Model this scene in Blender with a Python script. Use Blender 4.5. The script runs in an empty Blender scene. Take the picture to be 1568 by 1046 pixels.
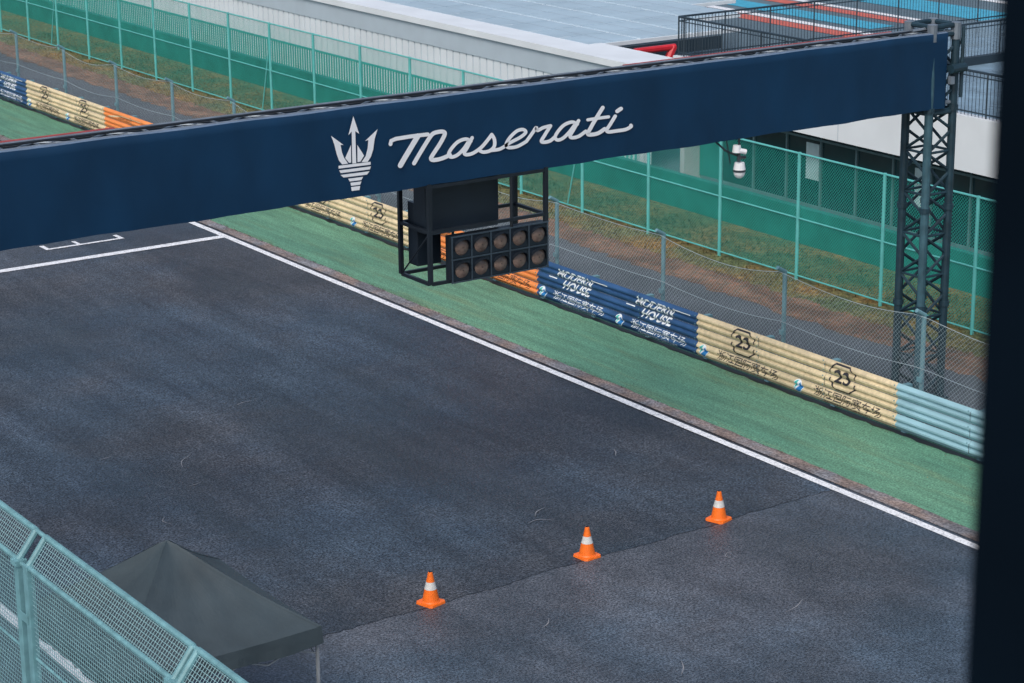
import bpy, bmesh, math, random
from mathutils import Vector, Matrix
random.seed(7)
sc=bpy.context.scene
sc.view_settings.view_transform='Standard'; sc.view_settings.look='None'; sc.view_settings.exposure=0
COL=bpy.context.collection
# ------------------------------------------------------------ materials
def mat(name,col,rough=.6,metal=0,var=.15,scale=3,bump=0,bscale=40,spec=.5,stretch=None,col2=None,detail=5):
    m=bpy.data.materials.new(name); m.use_nodes=True
    nt=m.node_tree; n=nt.nodes; L=nt.links; b=n['Principled BSDF']
    b.inputs['Roughness'].default_value=rough; b.inputs['Metallic'].default_value=metal
    b.inputs['Specular IOR Level'].default_value=spec
    tc=n.new('ShaderNodeTexCoord'); mp=n.new('ShaderNodeMapping'); L.new(tc.outputs['Object'],mp.inputs[0])
    if stretch: mp.inputs['Scale'].default_value=stretch
    no=n.new('ShaderNodeTexNoise'); no.inputs['Scale'].default_value=scale; no.inputs['Detail'].default_value=detail
    L.new(mp.outputs[0],no.inputs['Vector'])
    r=n.new('ShaderNodeValToRGB'); r.color_ramp.elements[0].position=.3; r.color_ramp.elements[1].position=.7
    c2=col2 or tuple(min(1,c*(1+var)) for c in col)
    c1=col if col2 else tuple(c*(1-var) for c in col)
    r.color_ramp.elements[0].color=(*c1,1); r.color_ramp.elements[1].color=(*c2,1)
    L.new(no.outputs['Fac'],r.inputs[0]); L.new(r.outputs[0],b.inputs['Base Color'])
    if bump:
        n2=n.new('ShaderNodeTexNoise'); n2.inputs['Scale'].default_value=bscale; n2.inputs['Detail'].default_value=4
        L.new(mp.outputs[0],n2.inputs['Vector'])
        bp=n.new('ShaderNodeBump'); bp.inputs['Strength'].default_value=bump; bp.inputs['Distance'].default_value=.02
        L.new(n2.outputs['Fac'],bp.inputs['Height']); L.new(bp.outputs[0],b.inputs['Normal'])
    return m
def layered(name,base,layers,rough=(.5,.8),bump=.3,bscale=60,spec=.5):
    m=bpy.data.materials.new(name); m.use_nodes=True
    nt=m.node_tree; n=nt.nodes; L=nt.links; b=n['Principled BSDF']
    b.inputs['Specular IOR Level'].default_value=spec
    tc=n.new('ShaderNodeTexCoord')
    rgb=n.new('ShaderNodeRGB'); rgb.outputs[0].default_value=(*base,1); cur=rgb.outputs[0]; first=None
    for i,(s,st,dk,lt,lo,hi) in enumerate(layers):
        mp=n.new('ShaderNodeMapping'); L.new(tc.outputs['Object'],mp.inputs[0]); mp.inputs['Scale'].default_value=st
        mp.inputs['Location'].default_value=(i*3.1,i*7.7,0)
        no=n.new('ShaderNodeTexNoise'); no.inputs['Scale'].default_value=s; no.inputs['Detail'].default_value=(2 if s>20 else 6); no.inputs['Roughness'].default_value=.6
        L.new(mp.outputs[0],no.inputs['Vector'])
        r=n.new('ShaderNodeValToRGB'); r.color_ramp.elements[0].position=lo; r.color_ramp.elements[1].position=hi
        dk=dk if isinstance(dk,tuple) else (dk,)*3; lt=lt if isinstance(lt,tuple) else (lt,)*3
        r.color_ramp.elements[0].color=(*dk,1); r.color_ramp.elements[1].color=(*lt,1)
        L.new(no.outputs['Fac'],r.inputs[0])
        vm=n.new('ShaderNodeVectorMath'); vm.operation='MULTIPLY'
        L.new(cur,vm.inputs[0]); L.new(r.outputs[0],vm.inputs[1]); cur=vm.outputs[0]
        if first is None: first=no
    L.new(cur,b.inputs['Base Color'])
    mr=n.new('ShaderNodeMapRange'); mr.inputs['From Min'].default_value=.35; mr.inputs['From Max'].default_value=.65
    mr.inputs['To Min'].default_value=rough[0]; mr.inputs['To Max'].default_value=rough[1]
    L.new(first.outputs['Fac'],mr.inputs['Value']); L.new(mr.outputs[0],b.inputs['Roughness'])
    n2=n.new('ShaderNodeTexNoise'); n2.inputs['Scale'].default_value=bscale; n2.inputs['Detail'].default_value=3
    L.new(tc.outputs['Object'],n2.inputs['Vector'])
    bp=n.new('ShaderNodeBump'); bp.inputs['Strength'].default_value=bump; bp.inputs['Distance'].default_value=.015
    L.new(n2.outputs['Fac'],bp.inputs['Height']); L.new(bp.outputs[0],b.inputs['Normal'])
    return m
M={}
M['asph']=layered('asphalt_dark',(.036,.046,.058),[(.25,(1,.4,1),.66,1.35,.38,.62),(1.5,(1,.12,1),.78,1.25,.36,.64),(.13,(1,1,1),(1.15,.98,.90),(.90,1.03,1.13),.42,.58),(24,(1,1,1),.25,1.95,.36,.64),(7,(1,1,1),.72,1.3,.36,.64),(.9,(1,.8,1),(.82,.84,.88),(1.1,1.1,1.1),.36,.56)],rough=(.38,.7),bump=.8,bscale=38)
M['asph2']=layered('asphalt_light',(.060,.076,.095),[(.35,(1,.7,1),.74,1.25,.38,.62),(1.6,(1,.4,1),.82,1.18,.36,.64),(.15,(1,1,1),(1.12,.98,.93),(.90,1.02,1.1),.42,.58),(26,(1,1,1),.40,1.7,.36,.64),(6,(1,1,1),.85,1.15,.36,.64)],rough=(.38,.66),bump=.7,bscale=40)
M['service']=layered('asphalt_service',(.078,.092,.108),[(.4,(1,.4,1),.75,1.25,.38,.62),(14,(1,1,1),.6,1.4,.35,.65)],rough=(.6,.85))
M['ground']=layered('ground_mat',(.10,.15,.18),[(.1,(1,1,1),.8,1.2,.35,.65),(5,(1,1,1),.8,1.2,.3,.7)])
M['green']=layered('verge_green',(.105,.27,.17),[(.6,(1,.25,1),(.84,.88,.92),(1.18,1.08,1.1),.36,.64),(5,(1,.08,1),.80,1.14,.34,.64),(28,(1,1,1),.62,1.38,.36,.64),(2.2,(1,.1,1),(1.18,.92,.84),(1,1,1),.36,.48)],rough=(.6,.9),bump=.5)
M['kerb']=layered('kerb_concrete',(.24,.23,.235),[(3,(1,.3,1),.6,1.25,.36,.64),(.9,(1,1,1),(1,.8,.68),(.9,.95,1),.42,.58),(24,(1,1,1),.5,1.4,.36,.64)],rough=(.7,.9))
M['white']=layered('white_line_paint',(.76,.78,.80),[(6,(1,1,1),.8,1.05,.36,.5),(30,(1,1,1),.7,1.1,.36,.5)],rough=(.5,.7),bump=.2)
M['redline']=layered('red_line_paint',(.4,.12,.07),[(6,(1,1,1),.5,1.1,.3,.6)])
M['dirt']=layered('dirt',(.20,.12,.08),[(1.5,(1,.5,1),.55,1.3,.38,.62),(8,(1,.6,1),(.55,.75,.8),(1.25,1,.9),.38,.62)],rough=(.8,1),bump=.8)
M['grass']=layered('grass',(.115,.145,.075),[(1.2,(1,.5,1),(.7,.8,.7),(1.4,1.1,.9),.38,.62),(9,(1,.6,1),.4,1.6,.36,.64),(.5,(1,1,1),(1.6,.95,.7),(.9,1,1),.38,.58)],rough=(.8,1),bump=1)
M['banner']=mat('banner_fabric',(.0035,.031,.078),rough=.55,var=.16,scale=1.2,bump=.45,bscale=2.4,stretch=(1,1,.5),spec=.25)
M['banneredge']=mat('banner_hem',(.12,.18,.27),rough=.7)
M['logo']=mat('logo_white',(.80,.83,.86),rough=.5,var=.04)
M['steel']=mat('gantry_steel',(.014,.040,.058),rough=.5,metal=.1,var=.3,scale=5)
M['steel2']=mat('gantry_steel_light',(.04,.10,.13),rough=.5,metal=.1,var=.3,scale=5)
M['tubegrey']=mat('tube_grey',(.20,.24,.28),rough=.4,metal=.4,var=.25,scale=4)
M['rust']=mat('red_trim',(.35,.06,.06),rough=.6)
M['black']=mat('housing_black',(.008,.013,.02),rough=.45,var=.3)
M['black2']=mat('screen_black',(.007,.014,.024),rough=.4,var=.2)
M['blackedge']=mat('housing_edge',(.035,.055,.075),rough=.45,var=.2)
M['lens']=mat('lamp_lens',(.16,.115,.095),rough=.25,var=.35,scale=9)
M['cammat']=mat('camera_white',(.75,.77,.79),rough=.35,var=.05)
M['dome']=mat('camera_dome',(.05,.06,.07),rough=.1)
M['orange']=mat('cone_orange',(.90,.17,.012),rough=.45,var=.1,scale=9,bump=.1)
M['reflect']=mat('cone_band',(.62,.62,.60),rough=.4,var=.12,scale=12)
M['tent']=mat('tent_fabric',(.040,.060,.071),rough=.65,var=.15,scale=2.0,bump=.5,bscale=4)
M['alu']=mat('aluminium',(.4,.43,.45),rough=.4,metal=.5)
M['teal']=mat('pit_fence_paint',(.15,.32,.35),rough=.45,var=.2,scale=6)
M['tealwire']=mat('pit_fence_wire',(.22,.40,.43),rough=.45,var=.1)
M['galv']=mat('galvanised',(.15,.30,.35),rough=.5,metal=.1,var=.15)
M['wire']=mat('chain_wire',(.32,.40,.43),rough=.5,var=.1)
M['gwire']=mat('green_wire',(.022,.36,.29),rough=.5,var=.1)
M['gpost']=mat('green_post',(.11,.46,.44),rough=.5,var=.1)
M['gpick']=mat('green_picket',(.03,.34,.31),rough=.5,var=.15)
M['twall']=mat('teal_wall',(.018,.19,.165),rough=.6,var=.3,scale=.8)
M['cream']=layered('barrier_cream',(.70,.58,.37),[(1.5,(1,.5,1.5),.84,1.06,.36,.6),(12,(1,1,.4),.88,1.08,.36,.6)],rough=(.4,.6),bump=.05)
M['navy']=layered('barrier_navy',(.022,.075,.185),[(2,(1,.5,1.5),.8,1.3,.36,.6)],rough=(.4,.6),bump=.05)
M['borange']=layered('barrier_orange',(.80,.26,.07),[(2,(1,.5,1.5),.85,1.1,.3,.6)],rough=(.4,.6),bump=.05)
M['ltblue']=layered('barrier_blue',(.28,.48,.55),[(2,(1,.5,1.5),.85,1.1,.3,.6)],rough=(.4,.6),bump=.05)
M['ink']=mat('print_black',(.025,.025,.03),rough=.6)
M['inkwhite']=mat('print_white',(.75,.8,.83),rough=.6)
M['inkblue']=mat('print_blue',(.02,.20,.50),rough=.6)
M['inkgreen']=mat('print_green',(.05,.5,.45),rough=.6)
M['wallwhite']=mat('cladding_white',(.72,.77,.80),rough=.5,var=.06,scale=.7)
M['clad2']=mat('cladding_shade',(.45,.53,.59),rough=.5,var=.05,scale=1)
M['conc']=layered('concrete_wall',(.45,.47,.48),[(1,(1,1,.3),.8,1.08,.3,.65)],rough=(.7,.9))
M['glass']=mat('window_glass',(.018,.05,.06),rough=.12,var=.3,scale=.6)
M['frame']=mat('window_frame',(.12,.20,.22),rough=.5)
M['pale']=mat('pale_panel',(.50,.64,.66),rough=.5)
M['roofgrey']=mat('roof_grey',(.30,.37,.43),rough=.4,var=.1)
M['terrace']=layered('terrace_floor',(.17,.26,.33),[(.5,(1,1,1),.7,1.3,.38,.62),(4,(1,1,1),.85,1.15,.35,.65)],rough=(.15,.45),bump=.05)
M['rail']=mat('railing_dark',(.018,.035,.05),rough=.5)
M['red']=mat('red_steel',(.55,.02,.03),rough=.4)
M['kred']=mat('paint_red',(.55,.12,.08),rough=.6); M['kblue']=mat('paint_blue',(.05,.36,.52),rough=.6)
M['column']=mat('column_navy',(.0015,.005,.010),rough=.9,var=.2,spec=.05)
M['scuff']=mat('scuff',(.24,.25,.27),rough=.7)
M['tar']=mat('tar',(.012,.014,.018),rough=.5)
M['solar']=mat('solar_glass',(.38,.50,.58),rough=.28,var=.14,scale=.5)  # pale blue-grey base carries the overcast sky's reflection, painted into the colour
M['solarline']=mat('solar_frame',(.70,.77,.81),rough=.4,var=.05)
# ------------------------------------------------------------ mesh builder
class MB:
    def __init__(s): s.v=[]; s.f=[]; s.mi=[]; s.mats=[]
    def m(s,k):
        if k not in s.mats: s.mats.append(k)
        return s.mats.index(k)
    def face(s,pts,k):
        i=len(s.v); s.v+= [tuple(p) for p in pts]; s.f.append(tuple(range(i,i+len(pts)))); s.mi.append(s.m(k))
    def box(s,a,b,k):
        x0,y0,z0=a; x1,y1,z1=b; i=len(s.v)
        s.v+=[(x0,y0,z0),(x1,y0,z0),(x1,y1,z0),(x0,y1,z0),(x0,y0,z1),(x1,y0,z1),(x1,y1,z1),(x0,y1,z1)]
        for q in ((0,3,2,1),(4,5,6,7),(0,1,5,4),(1,2,6,5),(2,3,7,6),(3,0,4,7)):
            s.f.append(tuple(i+j for j in q)); s.mi.append(s.m(k))
    def tube(s,p,q,r,k,n=8,r2=None,cap=True):
        p=Vector(p); q=Vector(q); d=(q-p)
        if d.length<1e-6: return
        d.normalize(); a=d.orthogonal().normalized(); b=d.cross(a); r2=r if r2 is None else r2; i=len(s.v)
        off=math.pi/n
        for c,rr in ((p,r),(q,r2)):
            for j in range(n):
                t=2*math.pi*j/n+off; s.v.append(tuple(c+a*math.cos(t)*rr+b*math.sin(t)*rr))
        for j in range(n):
            s.f.append((i+j,i+(j+1)%n,i+n+(j+1)%n,i+n+j)); s.mi.append(s.m(k))
        if cap:
            s.f.append(tuple(i+j for j in range(n))[::-1]); s.mi.append(s.m(k))
            s.f.append(tuple(i+n+j for j in range(n))); s.mi.append(s.m(k))
    def obj(s,name,parent=None,smooth=False,bevel=0):
        me=bpy.data.meshes.new(name); me.from_pydata(s.v,[],s.f); me.update()
        for k in s.mats: me.materials.append(M[k])
        me.polygons.foreach_set('material_index',s.mi)
        if smooth: me.polygons.foreach_set('use_smooth',[True]*len(s.f))
        o=bpy.data.objects.new(name,me); COL.objects.link(o)
        if parent: o.parent=parent
        if bevel:
            md=o.modifiers.new('bev','BEVEL'); md.width=bevel; md.segments=2; md.limit_method='ANGLE'
        return o
def empty(name):
    e=bpy.data.objects.new(name,None); COL.objects.link(e); return e
def sheet(name,x0,x1,y0,y1,z,k):
    b=MB(); b.face([(x0,y0,z),(x1,y0,z),(x1,y1,z),(x0,y1,z)],k); return b.obj(name)
def weld(o,d=.0005):
    bm=bmesh.new(); bm.from_mesh(o.data); bmesh.ops.remove_doubles(bm,verts=bm.verts,dist=d); bm.to_mesh(o.data); bm.free()
# ------------------------------------------------------------ ground surfaces
sheet('ground',-900,1500,-900,1500,-.012,'ground')
def wavy(name,x0,x1,y0,y1,z,k,amp,edge,step=.25):
    b=MB(); n=int((y1-y0)/step); pl=None
    for i in range(n+1):
        y=y0+(y1-y0)*i/n; a=x0+(random.uniform(-amp,amp) if 'l' in edge else 0); c=x1+(random.uniform(-amp,amp) if 'r' in edge else 0)
        if pl: b.face([(pl[0],pl[2],z),(pl[1],pl[2],z),(c,y,z),(a,y,z)],k)
        pl=(a,c,y)
    return b.obj(name)
sheet('race_track',11.2,27.05,-10,240,.0,'asph')
b=MB(); n=160
def seam(x): return 28.62+(x-11.2)*.038+.03*math.sin(x*1.3)+.02*math.sin(x*4.1+1)
prev=(11.2,seam(11.2))
SE=[prev]
for i in range(1,n+1):
    x=11.2+15.84*i/n; y=seam(x)+random.uniform(-.025,.025)
    b.face([(prev[0],-10,.004),(x,-10,.004),(x,y,.004),(prev[0],prev[1],.004)],'asph2'); prev=(x,y); SE.append(prev)
b.obj('track_patch')
b=MB(); prev=None
for (x,y) in SE:
    w=random.choice([random.uniform(.004,.012),random.uniform(.01,.035)])
    if prev: b.face([(prev[0],prev[1]-.008,.007),(x,y-.008,.007),(x,y+w,.007),(prev[0],prev[1]+prev[2],.007)],'tar')
    prev=(x,y,w)
b.obj('tar_seam')
wavy('edge_line',26.68,26.86,-10,240,.012,'white',.004,'lr')
wavy('edge_line',12.1,12.28,-10,240,.012,'white',.004,'lr')
sheet('start_line',12.28,26.68,53.1,53.38,.012,'white')
b=MB()
for (a,c,d,e) in ((22.3,24.5,54.6,54.72),(22.3,22.42,54.72,55.1),(24.38,24.5,54.72,55.1),(23.2,23.3,54.72,55.1)): b.face([(a,d,.012),(c,d,.012),(c,e,.012),(a,e,.012)],'white')
b.obj('grid_slot')
sheet('grid_slot',23.3,25.4,55.7,55.84,.012,'redline')
wavy('kerb',26.95,27.3,-10,240,.016,'kerb',.02,'r')
wavy('painted_verge',27.2,30.3,-10,240,.006,'green',.0,'')
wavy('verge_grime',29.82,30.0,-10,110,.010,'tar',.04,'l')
wavy('service_road',30.3,34.2,-10,240,.0,'service',0,'')
wavy('dirt_strip',33.75,34.9,-10,240,.008,'dirt',.14,'lr')
wavy('grass_strip',34.75,38.5,-10,240,.004,'grass',.06,'l')
b=MB()
for i in range(900):
    y=random.uniform(25,70); x=27.3+random.gauss(0,.03); h=random.uniform(.01,.035); w=.02
    b.face([(x-w,y-w,.017),(x+w,y+w,.017),(x,y,.017+h)],random.choice(['grass','dirt']))
b.obj('verge_weeds')
b=MB()
for i in range(700):
    y=random.uniform(25,70); x=random.choice([random.uniform(27.3,29.8),29.8+random.gauss(0,.05),random.uniform(29.4,29.8)]); w=random.uniform(.008,.022); a=random.uniform(0,3)
    b.face([(x-w*math.cos(a),y-w*math.sin(a),.0125),(x+w,y,.0125),(x,y+w*1.3,.0125)],random.choice(['dirt','kerb','grass']))
b.obj('verge_debris')
b=MB()
def grasspatch(x0,x1,y0,y1,n):
    for i in range(n):
        y=random.uniform(y0,y1); x=random.uniform(x0,x1); h=random.uniform(.04,.12); w=.02; a=random.uniform(0,3.1)
        dx,dy=math.cos(a)*w,math.sin(a)*w
        b.face([(x-dx,y-dy,.004),(x+dx,y+dy,.004),(x+random.uniform(-.04,.04),y+random.uniform(-.04,.04),h)],'grass')
grasspatch(34.8,38,28,60,9000); grasspatch(34.8,38,60,90,5000)
b.obj('grass_tufts')
def ribbon(b,pts,w,k,proj=lambda u,v:(u,v,0.01)):
    n=len(pts); L=[];R=[]
    for i in range(n):
        p0=Vector(pts[max(0,i-1)]); p1=Vector(pts[min(n-1,i+1)]); d=(p1-p0)
        if d.length<1e-9: d=Vector((1,0))
        d.normalize(); nn=Vector((-d.y,d.x)); ww=w[i] if isinstance(w,(list,tuple)) else w
        L.append(Vector(pts[i])+nn*ww/2); R.append(Vector(pts[i])-nn*ww/2)
    for i in range(n-1): b.face([proj(*L[i]),proj(*R[i]),proj(*R[i+1]),proj(*L[i+1])],k)
def smooth(pts,k=8):
    P=[Vector(p) for p in pts]; out=[]
    for i in range(len(P)-1):
        p0=P[max(0,i-1)];p1=P[i];p2=P[i+1];p3=P[min(len(P)-1,i+2)]
        for j in range(k):
            t=j/k; out.append(.5*((2*p1)+(-p0+p2)*t+(2*p0-5*p1+4*p2-p3)*t*t+(-p0+3*p1-3*p2+p3)*t**3))
    out.append(P[-1]); return out
b=MB()
for (x,y,a,l) in ((17.6,37.2,.9,.7),(17.2,36.2,.2,.3),(21.5,31.2,.6,.5),(21.2,31.0,-.3,.5),(16.5,38.5,.2,.3),(22.3,25.4,.4,.6),(19.5,24.5,.9,.5),(15.5,32,.2,.3),(24.6,33,1,.4),(20.2,40,.2,.4),(18.8,27.1,.7,.4),(23.1,27.6,1.2,.35),(16.1,34.6,1.4,.4)):
    c=random.uniform(-.15,.15); pts=[(x,y),(x+math.cos(a)*l/2-c*math.sin(a),y+math.sin(a)*l/2+c*math.cos(a)),(x+math.cos(a)*l,y+math.sin(a)*l)]
    sp=smooth(pts); ribbon(b,sp,[.016*(1-abs(2*i/(len(sp)-1)-1))+.004 for i in range(len(sp))],'scuff')
b.obj('tyre_scuffs')
# ------------------------------------------------------------ barrier
PROF=[(0,0),(.03,.02),(.07,.055),(.105,.055),(.14,.008),(.16,.008),(.195,.055),(.23,.055),(.27,.02),(.30,0)]
BEAMS=[.06,.375,.69]; XB=29.96
def off(z):
    for b0 in BEAMS:
        if b0<=z<=b0+.30:
            u=z-b0
            for (a,c),(d,e) in zip(PROF,PROF[1:]):
                if a<=u<=d: return c+(e-c)*(u-a)/(d-a)
    return 0.0
SECT=[(-5,31.0,'ltblue'),(31.0,37.2,'cream'),(37.2,43.25,'navy'),(43.25,49.0,'borange'),(49.0,61.5,'cream'),(61.5,67.7,'borange'),(67.7,74.1,'cream'),(74.1,80.3,'navy'),(80.3,110,'cream')]
bar=empty('crash_barrier')
b=MB()
for y0,y1,k in SECT:
    n=max(1,round((y1-y0)/2.05)); 
    for j in range(n):
        ya=y0+(y1-y0)*j/n; yb=y0+(y1-y0)*(j+1)/n
        for b0 in BEAMS:
            jit=random.uniform(-.006,.006)
            for (a,c),(d,e) in zip(PROF,PROF[1:]):
                b.face([(XB-c+jit,yb,b0+a),(XB-c+jit,ya,b0+a),(XB-e+jit,ya,b0+d),(XB-e+jit,yb,b0+d)],k)
            for u in (.055,.15,.245):
                zz=b0+u; b.tube((XB-off(zz)-.002+jit,ya+.06,zz),(XB-off(zz)-.016+jit,ya+.06,zz),.014,'galv',6)
            if j: b.box((XB-.06+jit,ya-.004,b0+.06),(XB-.057+jit,ya+.004,b0+.24),'ink')
b.obj('beams',bar)
b=MB()
y=-4
while y<110:
    b.box((XB+.02,y-.06,0),(XB+.17,y+.06,.99),'galv'); y+=2.05
b.obj('posts',bar)
def fontmesh(txt,size,shear=0,bold=0,space=1.0,line=1.0):
    cu=bpy.data.curves.new('t','FONT'); cu.body=txt; cu.size=size; cu.shear=shear; cu.offset=bold; cu.space_character=space; cu.space_line=line
    cu.align_x='CENTER'; cu.align_y='CENTER'; cu.resolution_u=3
    o=bpy.data.objects.new('t',cu); COL.objects.link(o)
    dg=bpy.context.evaluated_depsgraph_get(); me=bpy.data.meshes.new_from_object(o.evaluated_get(dg)); bpy.data.objects.remove(o)
    return me
CUTS=[b0+u for b0 in BEAMS for u,_ in PROF]
def place_bm(bm,name,k,parent,lift=.009):
    for z in CUTS:
        bmesh.ops.bisect_plane(bm,geom=bm.verts[:]+bm.edges[:]+bm.faces[:],plane_co=(0,0,z),plane_no=(0,0,1))
    for v in bm.verts: v.co.x=XB-off(v.co.z)-lift
    me=bpy.data.meshes.new(name); bm.to_mesh(me); bm.free(); me.materials.append(M[k])
    o=bpy.data.objects.new(name,me); COL.objects.link(o); o.parent=parent
def on_barrier(me,yc,zc,name,k,sx=1):
    bm=bmesh.new(); bm.from_mesh(me)
    for v in bm.verts: v.co=Vector((0,yc-v.co.x*sx,zc+v.co.y))
    place_bm(bm,name,k,bar)
def polyface_barrier(pts,yc,zc,name,k,lift=.009):
    bm=bmesh.new(); vs=[bm.verts.new((0,yc-u,zc+v)) for u,v in pts]; bm.faces.new(vs); place_bm(bm,name,k,bar,lift)
def ribbon_barrier(pts,w,yc,zc,name,k):
    mb=MB(); ribbon(mb,pts,w,k,lambda u,v:(0,yc-u,zc+v))
    bm=bmesh.new(); vs=[bm.verts.new(p) for p in mb.v]
    for f in mb.f: bm.faces.new([vs[i] for i in f])
    place_bm(bm,name,k,bar)
cjk=fontmesh('浙江国际赛车场',.21,bold=.0)
mh=fontmesh('MODERN\n HOUSE',.27,shear=.3,bold=.006,line=.9)
n23=fontmesh('23',.36,bold=.008)
small=fontmesh('ZHEJIANG CIRCUIT',.085,bold=.0)
for y0,y1,k in SECT:
    if y0<20: continue
    n=max(1,round((y1-y0)/3.08)); st=(y1-y0)/n
    for j in range(n):
        yc=y0+st*(j+.5)
        ink='inkwhite' if k=='navy' else 'ink'
        yr=y0+st*(j+1)-.24
        cir=lambda a,c,r:[(math.cos(t*math.pi/10)*r,math.sin(t*math.pi/10)*r) for t in range(a,c)]
        polyface_barrier(cir(0,20,.14),yr,.21,'roundel','inkwhite')
        polyface_barrier(cir(-7,4,.12),yr,.21,'roundel_blue','inkblue',.013)
        polyface_barrier(cir(5,13,.12),yr,.21,'roundel_green','inkgreen',.013)
        on_barrier(cjk,yc-.15,.235,'lower_text',ink,sx=1.35)
        on_barrier(small,yc-.15,.10,'lower_small_text',ink,sx=1.9)
        if k=='cream':
            on_barrier(n23,yc,.685,'number_logo','ink',sx=1.3)
            for sg in (1,-1):
                ribbon_barrier([(-.36,.05*sg),(-.36,.14*sg),(-.2,.27*sg),(.2,.27*sg),(.36,.14*sg),(.36,.05*sg)],.034,yc,.685,'logo_ring','ink')
        elif k=='navy':
            on_barrier(mh,yc,.69,'sponsor_text','inkwhite',sx=1.2)
            ribbon_barrier([(.7,.2),(1.3,.2)],.02,yc,.70,'sponsor_stripe','inkwhite')
            ribbon_barrier([(-1.05,-.05),(-.72,-.05)],.02,yc,.70,'sponsor_stripe','inkwhite')
        elif k=='borange':
            ribbon_barrier([(-1.2,.05),(-.2,.18),(1.2,.18)],.05,yc,.70,'sponsor_stripe','cream')
            on_barrier(small,yc,.8,'sponsor_text','ink',sx=1.2)
# ------------------------------------------------------------ chain link helper
def chain(b,X,y0,y1,z0,z1,s,w,k,warp=None):
    h=z1-z0; c=y0-h
    while c<y1:
        for sg in (1,-1):
            ya,yb=c,c+h
            a=max(ya,y0); e=min(yb,y1)
            if e<=a: continue
            za=z0+(a-ya); ze=z0+(e-ya)
            if sg<0: za,ze=z0+z1-za,z0+z1-ze
            n=2 if (e-a)>1 else 1
            for q in range(n):
                A=a+(e-a)*q/n; E=a+(e-a)*(q+1)/n; ZA=za+(ze-za)*q/n; ZE=za+(ze-za)*(q+1)/n
                p=[(A,ZA-w*.7),(E,ZE-w*.7),(E,ZE+w*.7),(A,ZA+w*.7)]
                pts=[]
                for yy,zz in p:
                    xx=X+(.003*sg)
                    if warp: xx,yy,zz=warp(xx,yy,zz)
                    pts.append((xx,yy,zz))
                b.face(pts,k)
        c+=s
CF=30.5; cfp=[31.0+4.12*i for i in range(-2,16)]
def sagz(y):
    t=((y-31.0)/4.12)%1; return .16*4*t*(1-t)*(1+.5*math.sin(int((y-31)/4.12)*2.3))
def warp(x,y,z):
    return (x-.06*max(0,(z-1.9)/.4)**1.5+.02*math.sin(y*1.7)*z/2, y, z*(1-sagz(y)/2.3))
cf=empty('catch_fence'); b=MB()
for y in cfp:
    b.tube((CF+.07,y,0),(CF+.07,y,2.28),.05,'galv',8); b.tube((CF+.07,y,2.26),(CF-.14,y,2.38),.045,'galv',8)
    b.box((CF+.0,y-.07,.9),(CF+.03,y+.07,1.0),'galv')
b.obj('posts',cf)
b=MB(); chain(b,CF,cfp[0],cfp[-1],.05,2.28,.10,.0062,'wire',warp)
for zz in (2.28,1.2):
    y=cfp[0]
    while y<cfp[-1]:
        p=warp(CF,y,zz); q=warp(CF,y+.4,zz); b.tube(p,q,.007,'wire',4,cap=False); y+=.4
b.obj('mesh',cf)
GX=36.0; gf=empty('green_mesh_fence'); b=MB(); GS=2.97; gy=[35.0+GS*i for i in range(-3,26)]
for i,y in enumerate(gy):
    b.tube((GX,y,0),(GX,y,3.17),.045,'gpost',8)
    if i in (8,14,20): b.tube((GX,y,2.6),(GX+.0,y+.7,.1),.022,'gpost',6)
for z in (3.14,1.55,.12): b.tube((GX,gy[0],z),(GX,gy[-1],z),.026 if z>3 else .02,'gpost',6)
b.obj('frame',gf)
b=MB(); chain(b,GX+.03,gy[0],gy[-1],.08,3.12,.085,.0105,'gwire'); b.obj('mesh',gf)
b=MB(); b.box((38.5,20,0),(38.7,140,.95),'twall'); y=54
while y<140:
    b.box((38.58,y-.02,.95),(38.62,y+.02,1.75),'gpick'); y+=.17
b.box((38.57,54,1.75),(38.63,140,1.81),'gpick')
b.obj('picket_wall')
# ------------------------------------------------------------ gantry
GY=32.0; Z0,Z1=6.03,7.51
ga=empty('start_gantry')
b=MB(); nx,nz=220,10; xs=[8.9+(31.85-8.9)*i/nx for i in range(nx+1)]
def bz(x,v): 
    bot=Z0+.008*math.sin(x*1.9)+.005*math.sin(x*5.1); top=Z1+.005*math.sin(x*2.7+1); return bot+(top-bot)*v
def by(x,v): return GY-.004-.006*math.sin(x*3.1+v*4)-.005*math.sin(x*9.3+v*2)*(1-v)-.003*math.sin(x*17+v*9)
for i in range(nx):
    for j in range(nz):
        q=[(xs[i],j/nz),(xs[i+1],j/nz),(xs[i+1],(j+1)/nz),(xs[i],(j+1)/nz)]
        b.face([(x,by(x,v),bz(x,v)) for x,v in q],'banner')
for i in range(nx):
    x,x2=xs[i],xs[i+1]
    b.face([(x,by(x,1),bz(x,1)),(x2,by(x2,1),bz(x2,1)),(x2,GY+.05,Z1+.015),(x,GY+.05,Z1+.015)],'banneredge')
b.box((31.852,GY+.0,Z0),(31.87,GY+.62,Z1),'banner')
b.box((8.9,GY+.66,Z0),(31.85,GY+.675,Z1),'banner')
weld(b.obj('banner',ga,smooth=True))
b=MB()
for (yy,zz) in ((GY+.1,Z1-.02),(GY+.58,Z1-.02),(GY+.1,Z0+.08),(GY+.58,Z0+.08)):
    b.tube((8.9,yy,zz),(32.2,yy,zz),.045,'tubegrey',8)
x=9.0; s=0
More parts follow.
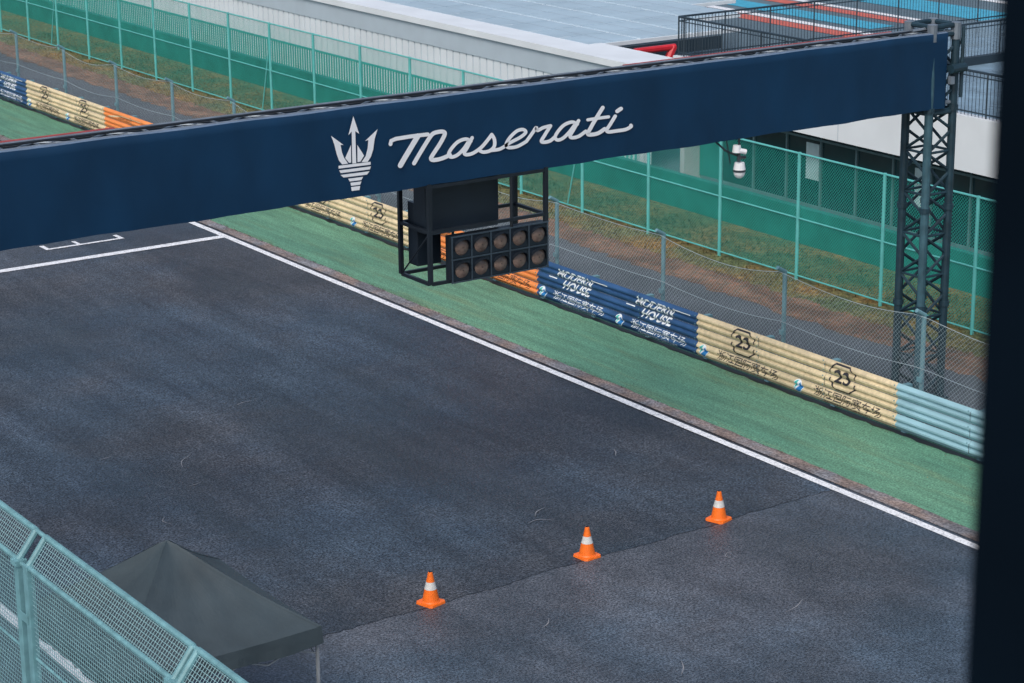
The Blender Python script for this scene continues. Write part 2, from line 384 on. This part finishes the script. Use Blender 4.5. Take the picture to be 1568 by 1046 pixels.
while x<32:
    b.tube((x,GY+.1,Z1-.03),(x+.6,GY+.58,Z1-.03),.022,'tubegrey',6) if s%2==0 else b.tube((x,GY+.58,Z1-.03),(x+.6,GY+.1,Z1-.03),.022,'tubegrey',6)
    b.tube((x,GY+.1,Z1-.03),(x,GY+.58,Z1-.03),.02,'tubegrey',6)
    b.tube((x,GY+.1,Z0+.05),(x,GY+.58,Z0+.05),.02,'tubegrey',6)
    b.tube((x,GY+.1,Z0+.08),(x+.6,GY+.1,Z1-.05),.018,'steel',6)
    x+=.6; s+=1
b.tube((8.9,GY+.34,Z1+.03),(32.1,GY+.34,Z1+.03),.02,'black',6)
b.tube((8.9,GY+.68,Z1+.0),(14.6,GY+.68,Z1+.0),.03,'rust',6); b.tube((24.5,GY+.68,Z1),(31.0,GY+.68,Z1),.02,'rust',6)
b.box((8.9,GY+.12,Z1-.09),(31.8,GY+.56,Z1-.075),'black')
b.obj('beam',ga)
def tower(x0,y0,s,zt):
    b=MB(); c=[(x0,y0),(x0+s,y0),(x0+s,y0+s),(x0,y0+s)]
    for i,p in enumerate(c):
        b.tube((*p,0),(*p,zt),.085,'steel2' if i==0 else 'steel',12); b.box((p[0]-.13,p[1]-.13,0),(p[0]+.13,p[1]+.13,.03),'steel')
    for a in range(4):
        p,q=c[a],c[(a+1)%4]; z=.1; f=0
        while z<zt-.5:
            A,B=(p,q) if f%2==0 else (q,p)
            b.tube((*A,z),(*B,z+.42),.034,'steel',6); 
            if f%2==0: b.tube((*A,z),(*B,z),.026,'steel',6)
            z+=.42; f+=1
    for zz in (Z0-.1,Z1-.05,Z1+.12):
        for a in range(4): b.tube((*c[a],zz),(*c[(a+1)%4],zz),.05,'steel',8)
    for p in c: b.tube((*p,zt-.3),(*p,zt+.03),.10,'tubegrey',10)
    for p in c:
        for zz in (2.0,4.0,6.0): b.tube((*p,zz-.05),(*p,zz+.05),.11,'steel',12)
    return b
tower(31.52,GY+.08,.64,7.65).obj('tower',ga); tower(8.3,GY+.05,.6,7.65).obj('tower_far',ga)
b=MB(); b.tube((31.2,GY+.3,Z1+.05),(32.2,GY+.1,Z1+.14),.03,'tubegrey',6); b.tube((31.9,GY-.08,6.8),(32.3,GY-.05,6.8),.09,'steel',10)
b.tube((32.28,GY,6.2),(32.28,GY,7.6),.04,'steel',8); b.box((31.9,GY-.1,6.5),(32.0,GY-.02,6.65),'tubegrey'); b.obj('head_fittings',ga)
K=dict(R=(.82756,-.56132,-.00864),U=(.16432,.22748,.95982),B=(-.5368,-.79572,.28048)); F=3508.6
def rect(u,v,yp=GY-.024):
    a,c,d=u-784,-(v-523),-F
    r=Vector(K['R'])*a+Vector(K['U'])*c+Vector(K['B'])*d; t=yp/r.y
    return (r.x*t,yp,14.3+r.z*t)
base=lambda x:354.6-.16*x
def lp(x,h): return (x,base(x)-h)
b=MB()
strokes=[
 ([(598,38),(599,43),(606,45),(630,45),(655,44)],6.0,0),
 ([(613,3),(620,14),(630,29),(640,44)],8.0,0),
 ([(634,3),(645,20),(656,36),(662,43),(668,45),(678,44.5),(681,40),(674,27),(663,12),(660,6),(664,3.2),(676,3.5),(689,7)],6.3,1),
 ([(721,23),(713,27.5),(701,25),(691,16),(687,8),(691,3.5),(700,5),(710,13),(719,25)],5.4,1),
 ([(723,28),(716,15),(711,7),(714,3.5),(724,4),(737,11),(748,22),(753,28)],5.4,1),
 ([(753,28),(757,20),(757,10),(751,4),(741,3),(735,6)],5.4,1),
 ([(751,4),(766,4),(781,11),(797,17),(805,23),(801,28),(791,27),(780,18),(775,9),(779,4),(792,3.5),(806,9)],5.2,1),
 ([(806,9),(815,20),(821,28),(823,23),(832,26),(843,27)],5.2,1),
 ([(843,27),(834,14),(829,6),(833,3.5),(842,4),(850,9)],5.4,1),
 ([(884,23),(876,27.5),(864,25),(854,16),(850,8),(854,3.5),(862,5),(872,13),(882,25)],5.2,1),
 ([(886,28),(878,15),(873,7),(876,3.5),(886,4),(897,10)],5.4,1),
 ([(923,42),(912,26),(902,10),(900,5.5),(905,3.5),(916,4),(926,9)],6.0,1),
 ([(900,27),(915,27),(932,26.5)],4.8,0),
 ([(942,26),(934,14),(929,7),(932,3.5),(944,3),(958,3),(966,6),(966,8)],5.4,1),
 ([(945,33),(951,36)],6.0,0)]
zoff=0
for pts,w,sm in strokes:
    P=[lp(*p) for p in pts]; P=smooth(P,6) if sm else P
    zoff+=.0003; yp=GY-.024-zoff
    ribbon(b,P,w,'logo',lambda u,v:rect(u,v,yp))
    for e in (P[0],P[-1]):
        b.face([rect(e[0]+math.cos(t*math.pi/5)*w*.5,e[1]+math.sin(t*math.pi/5)*w*.5,yp-.00015) for t in range(10)],'logo')
b.obj('lettering',ga)
b=MB()
def TP(pts): b.face([rect(*p) for p in pts],'logo')
TP([(541,178),(550,205),(544,201),(538.5,201.5),(533.5,207)])
TP([(538.5,201.5),(544,201),(545.5,250),(539.5,250.5)])
TP([(507,208),(526,222),(521.5,222),(512,221.5)]); TP([(512,221.5),(521.5,222),(523.5,233),(515.5,236)]); TP([(515.5,236),(523.5,233),(527,242),(533,250.5),(524,252),(519,246)])
TP([(578,198),(573.5,213.5),(564,214.5),(559,216)]); TP([(564,214.5),(573.5,213.5),(571.5,229),(563,227)]); TP([(563,227),(571.5,229),(568,240),(563,248),(553.5,248.5),(560,239)])
TP([(537.5,222),(537.6,249),(534.5,249.5),(528.5,242)]); TP([(547.2,222),(557.5,238.5),(552,247.5),(547.4,248.5)])
TP([(518.5,254),(567.5,247.8),(567.5,252.2),(518.5,258.4)]); TP([(519.5,261),(568,254.8),(566.5,259.5),(521.5,265.3)])
TP([(521.5,268),(566,262.2),(562,267.5),(526,272)])
TP([(533,273.8),(556,270.8),(553.5,275.8),(535.5,278)]); TP([(536.5,280),(553.5,277.8),(551.5,283),(537.5,284.7)]); TP([(537.5,286.6),(551.5,284.8),(550.5,291),(538.5,292.5)])
b.obj('trident_emblem',ga)
# ------------------------------------------------------------ start lights
sl=empty('start_light_panel'); b=MB()
cx0,cx1,cy0,cy1,cz0,cz1=19.93,22.32,32.0,32.95,4.31,6.05
for x in (cx0,cx1):
    for y in (cy0,cy1): b.box((x-.035,y-.035,cz0),(x+.035,y+.035,cz1),'black')
for z in (cz0,5.22,cz1-.05):
    for y in (cy0,cy1): b.box((cx0+.035,y-.028,z-.028),(cx1-.035,y+.028,z+.028),'black')
    for x in (cx0,cx1): b.box((x-.028,cy0+.035,z-.028),(x+.028,cy1-.035,z+.028),'black')
b.tube((21.6,cy0,4.35),(21.6,cy0,6.03),.03,'black',6); b.tube((21.0,cy1,4.35),(21.0,cy1,6.03),.025,'black',6)
b.tube((cx0,cy0,5.2),(cx0,cy1,4.3),.015,'black',6)
b.obj('cage',sl)
b=MB(); b.box((20.0,cy0+.25,5.12),(21.5,cy0+.62,6.2),'black2'); b.box((20.02,cy0+.55,4.5),(20.5,cy0+.85,5.6),'black2'); b.box((20.03,cy0+.22,5.1),(21.47,cy0+.249,5.13),'blackedge'); b.obj('display_box',sl,bevel=.01)
b=MB(); lx0,lx1,lz0,lz1=20.33,22.31,4.29,5.09
b.box((lx0,cy0-.02,lz0),(lx1,cy0+.14,lz1),'black')
for r in range(2):
    for c in range(5):
        X0=lx0+(c+.5)*(lx1-lx0)/5; Zc=lz0+(r+.5)*(lz1-lz0)/2
        b.box((X0-.18,cy0-.06,Zc-.18),(X0+.18,cy0-.021,Zc+.18),'black2')
        R=.142; rings=[(R,0),(R*.8,.02),(R*.45,.035),(0.01,.04)]
        for (r0,d0),(r1,d1) in zip(rings,rings[1:]):
            for t in range(16):
                a0,a1=t*math.pi/8,(t+1)*math.pi/8
                b.face([(X0+math.cos(a0)*r0,cy0-.064-d0,Zc+math.sin(a0)*r0),(X0+math.cos(a1)*r0,cy0-.064-d0,Zc+math.sin(a1)*r0),(X0+math.cos(a1)*r1,cy0-.064-d1,Zc+math.sin(a1)*r1),(X0+math.cos(a0)*r1,cy0-.064-d1,Zc+math.sin(a0)*r1)],'lens')
        for t in range(14):
            a0=math.radians(-20+220*t/14); a1=math.radians(-20+220*(t+1)/14); R=.155
            f0=.12*max(.2,math.sin(a0)); f1=.12*max(.2,math.sin(a1))
            b.face([(X0+math.cos(a0)*R,cy0-.06,Zc+math.sin(a0)*R),(X0+math.cos(a1)*R,cy0-.06,Zc+math.sin(a1)*R),(X0+math.cos(a1)*R,cy0-.06-f1,Zc+math.sin(a1)*R),(X0+math.cos(a0)*R,cy0-.06-f0,Zc+math.sin(a0)*R)],'black')
for z in (lz0,(lz0+lz1)/2,lz1): b.box((lx0-.02,cy0-.08,z-.012),(lx1+.02,cy0-.061,z+.012),'blackedge')
for c in range(6):
    X0=lx0+c*(lx1-lx0)/5; b.box((X0-.012,cy0-.079,lz0),(X0+.012,cy0-.0605,lz1),'blackedge')
b.obj('lamp_array',sl)
# ------------------------------------------------------------ cctv
def uvs(b,c,r,k,sz=1,n=14,m=8):
    for i in range(m):
        p0=math.pi*(i/m)-math.pi/2; p1=math.pi*((i+1)/m)-math.pi/2
        for j in range(n):
            a0=2*math.pi*j/n;a1=2*math.pi*(j+1)/n
            b.face([(c[0]+r*math.cos(p)*math.cos(a),c[1]+r*math.cos(p)*math.sin(a),c[2]+r*sz*math.sin(p)) for p,a in ((p0,a0),(p0,a1),(p1,a1),(p1,a0))],k)
b=MB(); cxx=26.62; cyy=31.95
b.tube((cxx-.45,cyy+.2,6.05),(cxx-.3,cyy,5.85),.02,'black',6); b.tube((cxx-.3,cyy,5.85),(cxx,cyy,5.72),.02,'black',6); b.tube((cxx-.3,cyy,6.05),(cxx-.2,cyy,5.6),.012,'black',6)
b.tube((cxx,cyy,6.05),(cxx,cyy,5.9),.02,'black',10)
b.tube((cxx-.05,cyy,5.93),(cxx-.05,cyy,5.80),.07,'cammat',14,r2=.085); b.tube((cxx-.05,cyy-.02,5.84),(cxx+.1,cyy-.08,5.80),.05,'cammat',12)
b.tube((cxx,cyy,5.80),(cxx,cyy,5.62),.035,'dome',12); b.tube((cxx,cyy,5.70),(cxx+.16,cyy,5.68),.03,'dome',8)
b.tube((cxx+.02,cyy,5.60),(cxx+.02,cyy,5.47),.09,'cammat',16,r2=.115); b.tube((cxx+.02,cyy,5.47),(cxx+.02,cyy,5.43),.118,'dome',16)
uvs(b,(cxx+.02,cyy,5.42),.11,'cammat',1.1)
b.obj('security_camera')
# ------------------------------------------------------------ cones
def cone(x,y,rz):
    b=MB(); n=24
    segs=[(.150,.034,.137,.055,'orange'),(.137,.055,.098,.25,'orange'),(.1,.25,.070,.37,'reflect'),(.068,.37,.036,.525,'orange'),(.036,.525,.028,.532,'orange'),(.028,.532,.024,.45,'black')]
    for r0,z0,r1,z1,k in segs:
        for j in range(n):
            a0=2*math.pi*j/n;a1=2*math.pi*(j+1)/n
            b.face([(r0*math.cos(a0),r0*math.sin(a0),z0),(r0*math.cos(a1),r0*math.sin(a1),z0),(r1*math.cos(a1),r1*math.sin(a1),z1),(r1*math.cos(a0),r1*math.sin(a0),z1)],k)
    s=.185; c=.04
    o=[(-s,-s+c),(-s+c,-s),(s-c,-s),(s,-s+c),(s,s-c),(s-c,s),(-s+c,s),(-s,s-c)]
    lo=[(x_,y_,.0) for x_,y_ in o]; hi=[(x_*.96,y_*.96,.034) for x_,y_ in o]
    for i in range(8): b.face([lo[i],lo[(i+1)%8],hi[(i+1)%8],hi[i]],'orange')
    b.face(hi,'orange'); b.face(lo[::-1],'orange')
    ob=b.obj('traffic_cone'); ob.location=(x,y,.005); ob.rotation_euler=(0,0,rz)
cone(17.93,28.97,.25); cone(21.15,29.15,.1); cone(24.05,29.22,.3)
# ------------------------------------------------------------ tent
te=empty('canopy_tent'); tcx,tcy,hs=12.3,26.6,1.5
b=MB(); NR,NT=18,28
def tp(sd,r,t):
    u,v=((t,-1),(1,t),(-t,1),(-1,-t))[sd]; a=1-r
    z=2.0+1.12*(a*.84+.16*a*a)
    if r<.05: z-= (.05-r)*.4
    z-=.08*(1-abs(t)**1.6)*math.sin(math.pi*r**.8)
    q=r*r*(1-r)*6
    z+=.009*math.sin(t*5+sd*2)*q+.005*math.sin(t*13+r*8+sd)*q
    z-=.035*(1-t*t)*r**4
    return u*r,v*r,z
for sd in range(4):
    for i in range(NR):
        for j in range(NT):
            q=[(i/NR,-1+2*j/NT),((i+1)/NR,-1+2*j/NT),((i+1)/NR,-1+2*(j+1)/NT),(i/NR,-1+2*(j+1)/NT)]
            P=[tp(sd,*c) for c in q]; 
            if i==0: P=[P[0],P[1],P[2]]
            b.face([(tcx+u*hs,tcy+v*hs,z) for u,v,z in P],'tent')
    for j in range(NT):
        def V(t,low):
            u,v,z=tp(sd,1,t); w=1+(.012+.012*math.sin(t*13+sd)*(1-t*t))*low
            return (tcx+u*hs*w,tcy+v*hs*w,z-(.25-.02*math.cos(t*5))*low)
        t0=-1+2*j/NT;t1=-1+2*(j+1)/NT
        b.face([V(t0,0),V(t1,0),V(t1,.5),V(t0,.5)],'tent'); b.face([V(t0,.5),V(t1,.5),V(t1,1),V(t0,1)],'tent')
# seam tapes along ridges and hem
for sd in range(4):
    for i in range(1,NR):
        for (ra,rb) in ((i/NR,(i+1)/NR),):
            A=tp(sd,ra,1);B=tp(sd,rb,1);A2=tp(sd,ra,1-.03/ra);B2=tp(sd,rb,1-.03/rb)
            b.face([(tcx+p[0]*hs,tcy+p[1]*hs,p[2]+.006) for p in (A,B,B2,A2)],'tent')
weld(b.obj('canopy',te,smooth=False))
for p in bpy.data.objects['canopy'].data.polygons: p.use_smooth=False
b=MB()
for u in (-1,1):
    for v in (-1,1):
        x,y=tcx+u*(hs-.05),tcy+v*(hs-.05); b.box((x-.018,y-.018,0.004),(x+.018,y+.018,1.93),'alu'); b.box((x-.05,y-.05,0.004),(x+.05,y+.05,.016),'alu')
        b.tube((x,y,1.8),(tcx,tcy,2.5),.014,'alu',6)
for v in (-1,1):
    for k_ in range(4):
        a=-1+k_*.5; c=a+.5; y=tcy+v*(hs-.08)
        b.tube((tcx+a*hs*.95,y,1.85),(tcx+c*hs*.95,y,1.6),.012,'alu',6); b.tube((tcx+a*hs*.95,y,1.6),(tcx+c*hs*.95,y,1.85),.012,'alu',6)
        x=tcx+v*(hs-.08); b.tube((x,tcy+a*hs*.95,1.85),(x,tcy+c*hs*.95,1.6),.012,'alu',6); b.tube((x,tcy+a*hs*.95,1.6),(x,tcy+c*hs*.95,1.85),.012,'alu',6)
b.tube((tcx,tcy,2.4),(tcx,tcy,3.08),.025,'alu',8)
b.obj('tent_frame',te)
# ------------------------------------------------------------ pit fence
pf=empty('pit_wall_fence'); PX,PZ=9.86,3.66; TX,TZ=10.12,4.0
panels=[(17.0,21.22),(21.35,25.42),(25.72,29.8),(29.95,34.0)]
b=MB()
def bar2(p,q,r=.036): b.tube(p,q,r,'teal',8)
for a,c in panels:
    bar2((PX,a,PZ),(PX,c,PZ)); bar2((TX,a,TZ),(TX,c,TZ),.042); bar2((PX,a,1.15),(PX,c,1.15)); bar2((PX,a,2.45),(PX,c,2.45),.02)
    for y in (a,c): bar2((PX,y,PZ),(TX,y,TZ),.046); b.box((PX-.05,y-.07,1.0),(PX+.05,y+.07,PZ+.03),'teal')
    b.box((PX-.08,a-.08,PZ-.06),(PX+.08,a+.09,PZ+.02),'teal')
for y in (21.28,25.57,29.87):
    bar2((PX,y-.15,PZ-.02),(PX,y+.15,PZ-.02),.03); bar2((TX,y-.15,TZ),(TX,y+.15,TZ),.03)
    b.box((PX-.06,y-.16,2.9),(PX-.051,y+.16,3.02),'teal')
b.obj('frame',pf,bevel=.006)
b=MB(); wr=.003
for a,c in panels:
    y=a+.05
    while y<c:
        b.box((PX-wr,y-wr,1.15),(PX+wr,y+wr,PZ),'tealwire')
        b.tube((PX,y,PZ),(TX,y,TZ),wr*1.3,'tealwire',4,cap=False); y+=.06
    z=1.2
    while z<PZ: b.box((PX-2*wr,a,z-wr),(PX,c,z+wr),'tealwire'); z+=.06
    for t in range(1,8): 
        t/=8; p=(PX+(TX-PX)*t,a,PZ+(TZ-PZ)*t); b.tube(p,(p[0],c,p[2]),wr*1.3,'tealwire',4,cap=False)
b.obj('mesh',pf)
b=MB(); b.box((PX-.15,-5,0),(PX+.15,60,1.0),'conc'); b.obj('pit_wall',bevel=.02)
# ------------------------------------------------------------ terrace building
tb=empty('terrace_building'); TXB=40.0
b=MB()
b.box((TXB,10,2.46),(TXB+.3,51,3.82),'wallwhite')
b.box((TXB+.3,10,3.5),(60,51,3.72),'terrace')
b.box((TXB+.3,50.8,0),(60,51,3.5),'conc')
for y in (20.0,26.0,32.0,38.0,44.0): b.box((TXB-.004,y,2.46),(TXB-.002,y+.02,3.82),'clad2')
b.obj('roof_slab',tb)
b=MB(); b.box((TXB+.9,10,0),(TXB+1.0,50.7,2.46),'glass')
y=12; q_=0
while y<50.5:
    b.box((TXB+.84,y-.03,0),(TXB+.899,y+.03,2.46),'frame')
    if q_ in (18,21,24): b.box((TXB+.86,y+.08,1.0),(TXB+.898,y+.6,2.0),'pale')
    elif q_%3==0: b.box((TXB+.86,y+.08,.3),(TXB+.898,y+1.3,2.0),'twall')
    y+=1.4; q_+=1
b.box((TXB+.83,10,2.1),(TXB+.898,50.7,2.16),'frame'); b.box((TXB+.83,10,0),(TXB+.898,50.7,.3),'frame')
b.obj('facade',tb)
def railing(b,p,q,z,h=1.1,st=.12,k='rail'):
    p=Vector(p);q=Vector(q); L_=(q-p).length; n=int(L_/st); d=(q-p)/n
    b.tube((p.x,p.y,z+h),(q.x,q.y,z+h),.03,k,6); b.tube((p.x,p.y,z+.1),(q.x,q.y,z+.1),.02,k,6); b.tube((p.x,p.y,z+h-.12),(q.x,q.y,z+h-.12),.015,k,6)
    for i in range(n+1):
        c=p+d*i; r=.03 if i%14==0 else .011; b.tube((c.x,c.y,z),(c.x,c.y,z+h),r,k,4,cap=False)
b=MB(); railing(b,(TXB+.12,12),(TXB+.12,50.9),3.82); railing(b,(TXB+.12,50.9),(60,50.9),3.72,h=1.2); railing(b,(TXB+.3,45.2),(60,45.2),3.72,h=1.15)
b.box((TXB+.3,45.1,3.72),(60,45.3,3.95),'rail')
b.obj('railing',tb)
# ------------------------------------------------------------ solar roof building
sb=empty('solar_roof_building'); b=MB()
RX=40.5
y=53.0
while y<150:
    b.box((RX,y,0),(RX+.05,y+.32,3.0),'wallwhite'); b.box((RX+.03,y+.32,0),(RX+.06,y+.4,3.0),'clad2'); y+=.4
b.box((RX-.03,53,2.35),(RX-.005,150,2.98),'clad2')
b.box((RX-.12,52.9,3.0),(RX+.3,150,3.2),'wallwhite')
b.box((RX+.3,52.95,3.06),(42.4,150,3.12),'wallwhite')
b.box((RX+.3,52.95,2.6),(42.4,53.1,3.06),'clad2')
b.box((RX+.06,53.0,0),(RX+.3,53.2,3.0),'wallwhite')
b.obj('walls',sb)
b=MB(); x=41.9; r_=0
while x<56:
    ys=57.7+max(0,(x-46.2)/.75)
    b.box((x-.1,ys-.1,2.98),(x+1.95,125,3.10),'solarline')
    y=ys
    while y<124:
        b.box((x,y,3.101),(x+1.90,y+1.55,3.13),'solar'); b.box((x+.93,y,3.131),(x+.96,y+1.55,3.133),'roofgrey'); y+=1.64
    x+=2.05; r_+=1
b.obj('solar_panels',sb)
b=MB()
b.box((41.8,57.40,2.55),(47,57.5,2.96),'rail')
for (dx,dy) in ((-.75,0),(.75,0)): b.tube((43.9,56.9,1.5),(43.9+dx,56.9+dy,2.9),.13,'red',8)
b.tube((43.9,56.9,0),(43.9,56.9,1.6),.16,'red',10); b.tube((43.1,56.9,2.88),(44.7,56.9,2.88),.1,'red',8)
b.obj('red_struts',sb)
b=MB(); b.box((39.2,51.6,0),(39.3,54.2,1.5),'pale'); y=51.6
while y<54.2: b.box((39.15,y,0),(39.198,y+.05,1.6),'gpost'); y+=.2
b.obj('gate_panel')
for i,(x0,x1,y0,y1,k) in enumerate([(63,63.9,68,80,'kred'),(64,64.5,68,80,'white'),(65.2,66.6,70,82,'kblue'),(67.4,68.2,70,82,'kred'),(68.4,68.8,70,82,'white'),(70.5,73,66,78,'kblue'),(75,75.6,60,90,'white'),(77,80,56,70,'kblue')]):
    sheet('painted_runoff',x0,x1,y0,y1,.004,k)
# ------------------------------------------------------------ near window column
b=MB()
r=Vector(K['R'])*(1505-784)+Vector(K['B'])*(-F); d=Vector((r.x,r.y,0)).normalized(); p=d*2.4
rt=Vector((d.y,-d.x,0)); a=p; c=p+rt*.9; bk=d*.5
i=[a,c,c+bk,a+bk+rt*.15]
b.face([(v.x,v.y,0) for v in i][::-1],'column'); b.face([(v.x,v.y,19) for v in i],'column')
for j in range(4):
    A,B=i[j],i[(j+1)%4]; b.face([(A.x,A.y,0),(B.x,B.y,0),(B.x,B.y,19),(A.x,A.y,19)],'column')
b.obj('building_column')
# ------------------------------------------------------------ light, world, camera
w=bpy.data.worlds.new('World'); sc.world=w; w.use_nodes=True; n=w.node_tree.nodes; L=w.node_tree.links
bg=n['Background']; sk=n.new('ShaderNodeTexSky'); sk.sky_type='NISHITA'; sk.sun_disc=False
el,rot=math.radians(50),math.radians(235)
sk.sun_elevation=el; sk.sun_rotation=rot; sk.air_density=1.0; sk.dust_density=4; sk.ozone_density=1.5
L.new(sk.outputs[0],bg.inputs[0]); bg.inputs[1].default_value=.15
sd=bpy.data.lights.new('sun','SUN'); sd.energy=1.4; sd.angle=math.radians(30); sd.color=(1,.97,.93)
so=bpy.data.objects.new('sun',sd); COL.objects.link(so)
dirv=Vector((math.sin(rot)*math.cos(el),math.cos(rot)*math.cos(el),math.sin(el)))
so.rotation_euler=dirv.to_track_quat('Z','Y').to_euler()
cam=bpy.data.cameras.new('camera'); co=bpy.data.objects.new('camera',cam); COL.objects.link(co)
cam.sensor_width=36; cam.lens=F/1568*36; cam.clip_start=.1; cam.clip_end=4000
co.matrix_world=Matrix(((K['R'][0],K['U'][0],K['B'][0],0),(K['R'][1],K['U'][1],K['B'][1],0),(K['R'][2],K['U'][2],K['B'][2],14.3),(0,0,0,1)))
cam.dof.use_dof=True; cam.dof.focus_distance=42; cam.dof.aperture_fstop=4.5
sc.camera=co
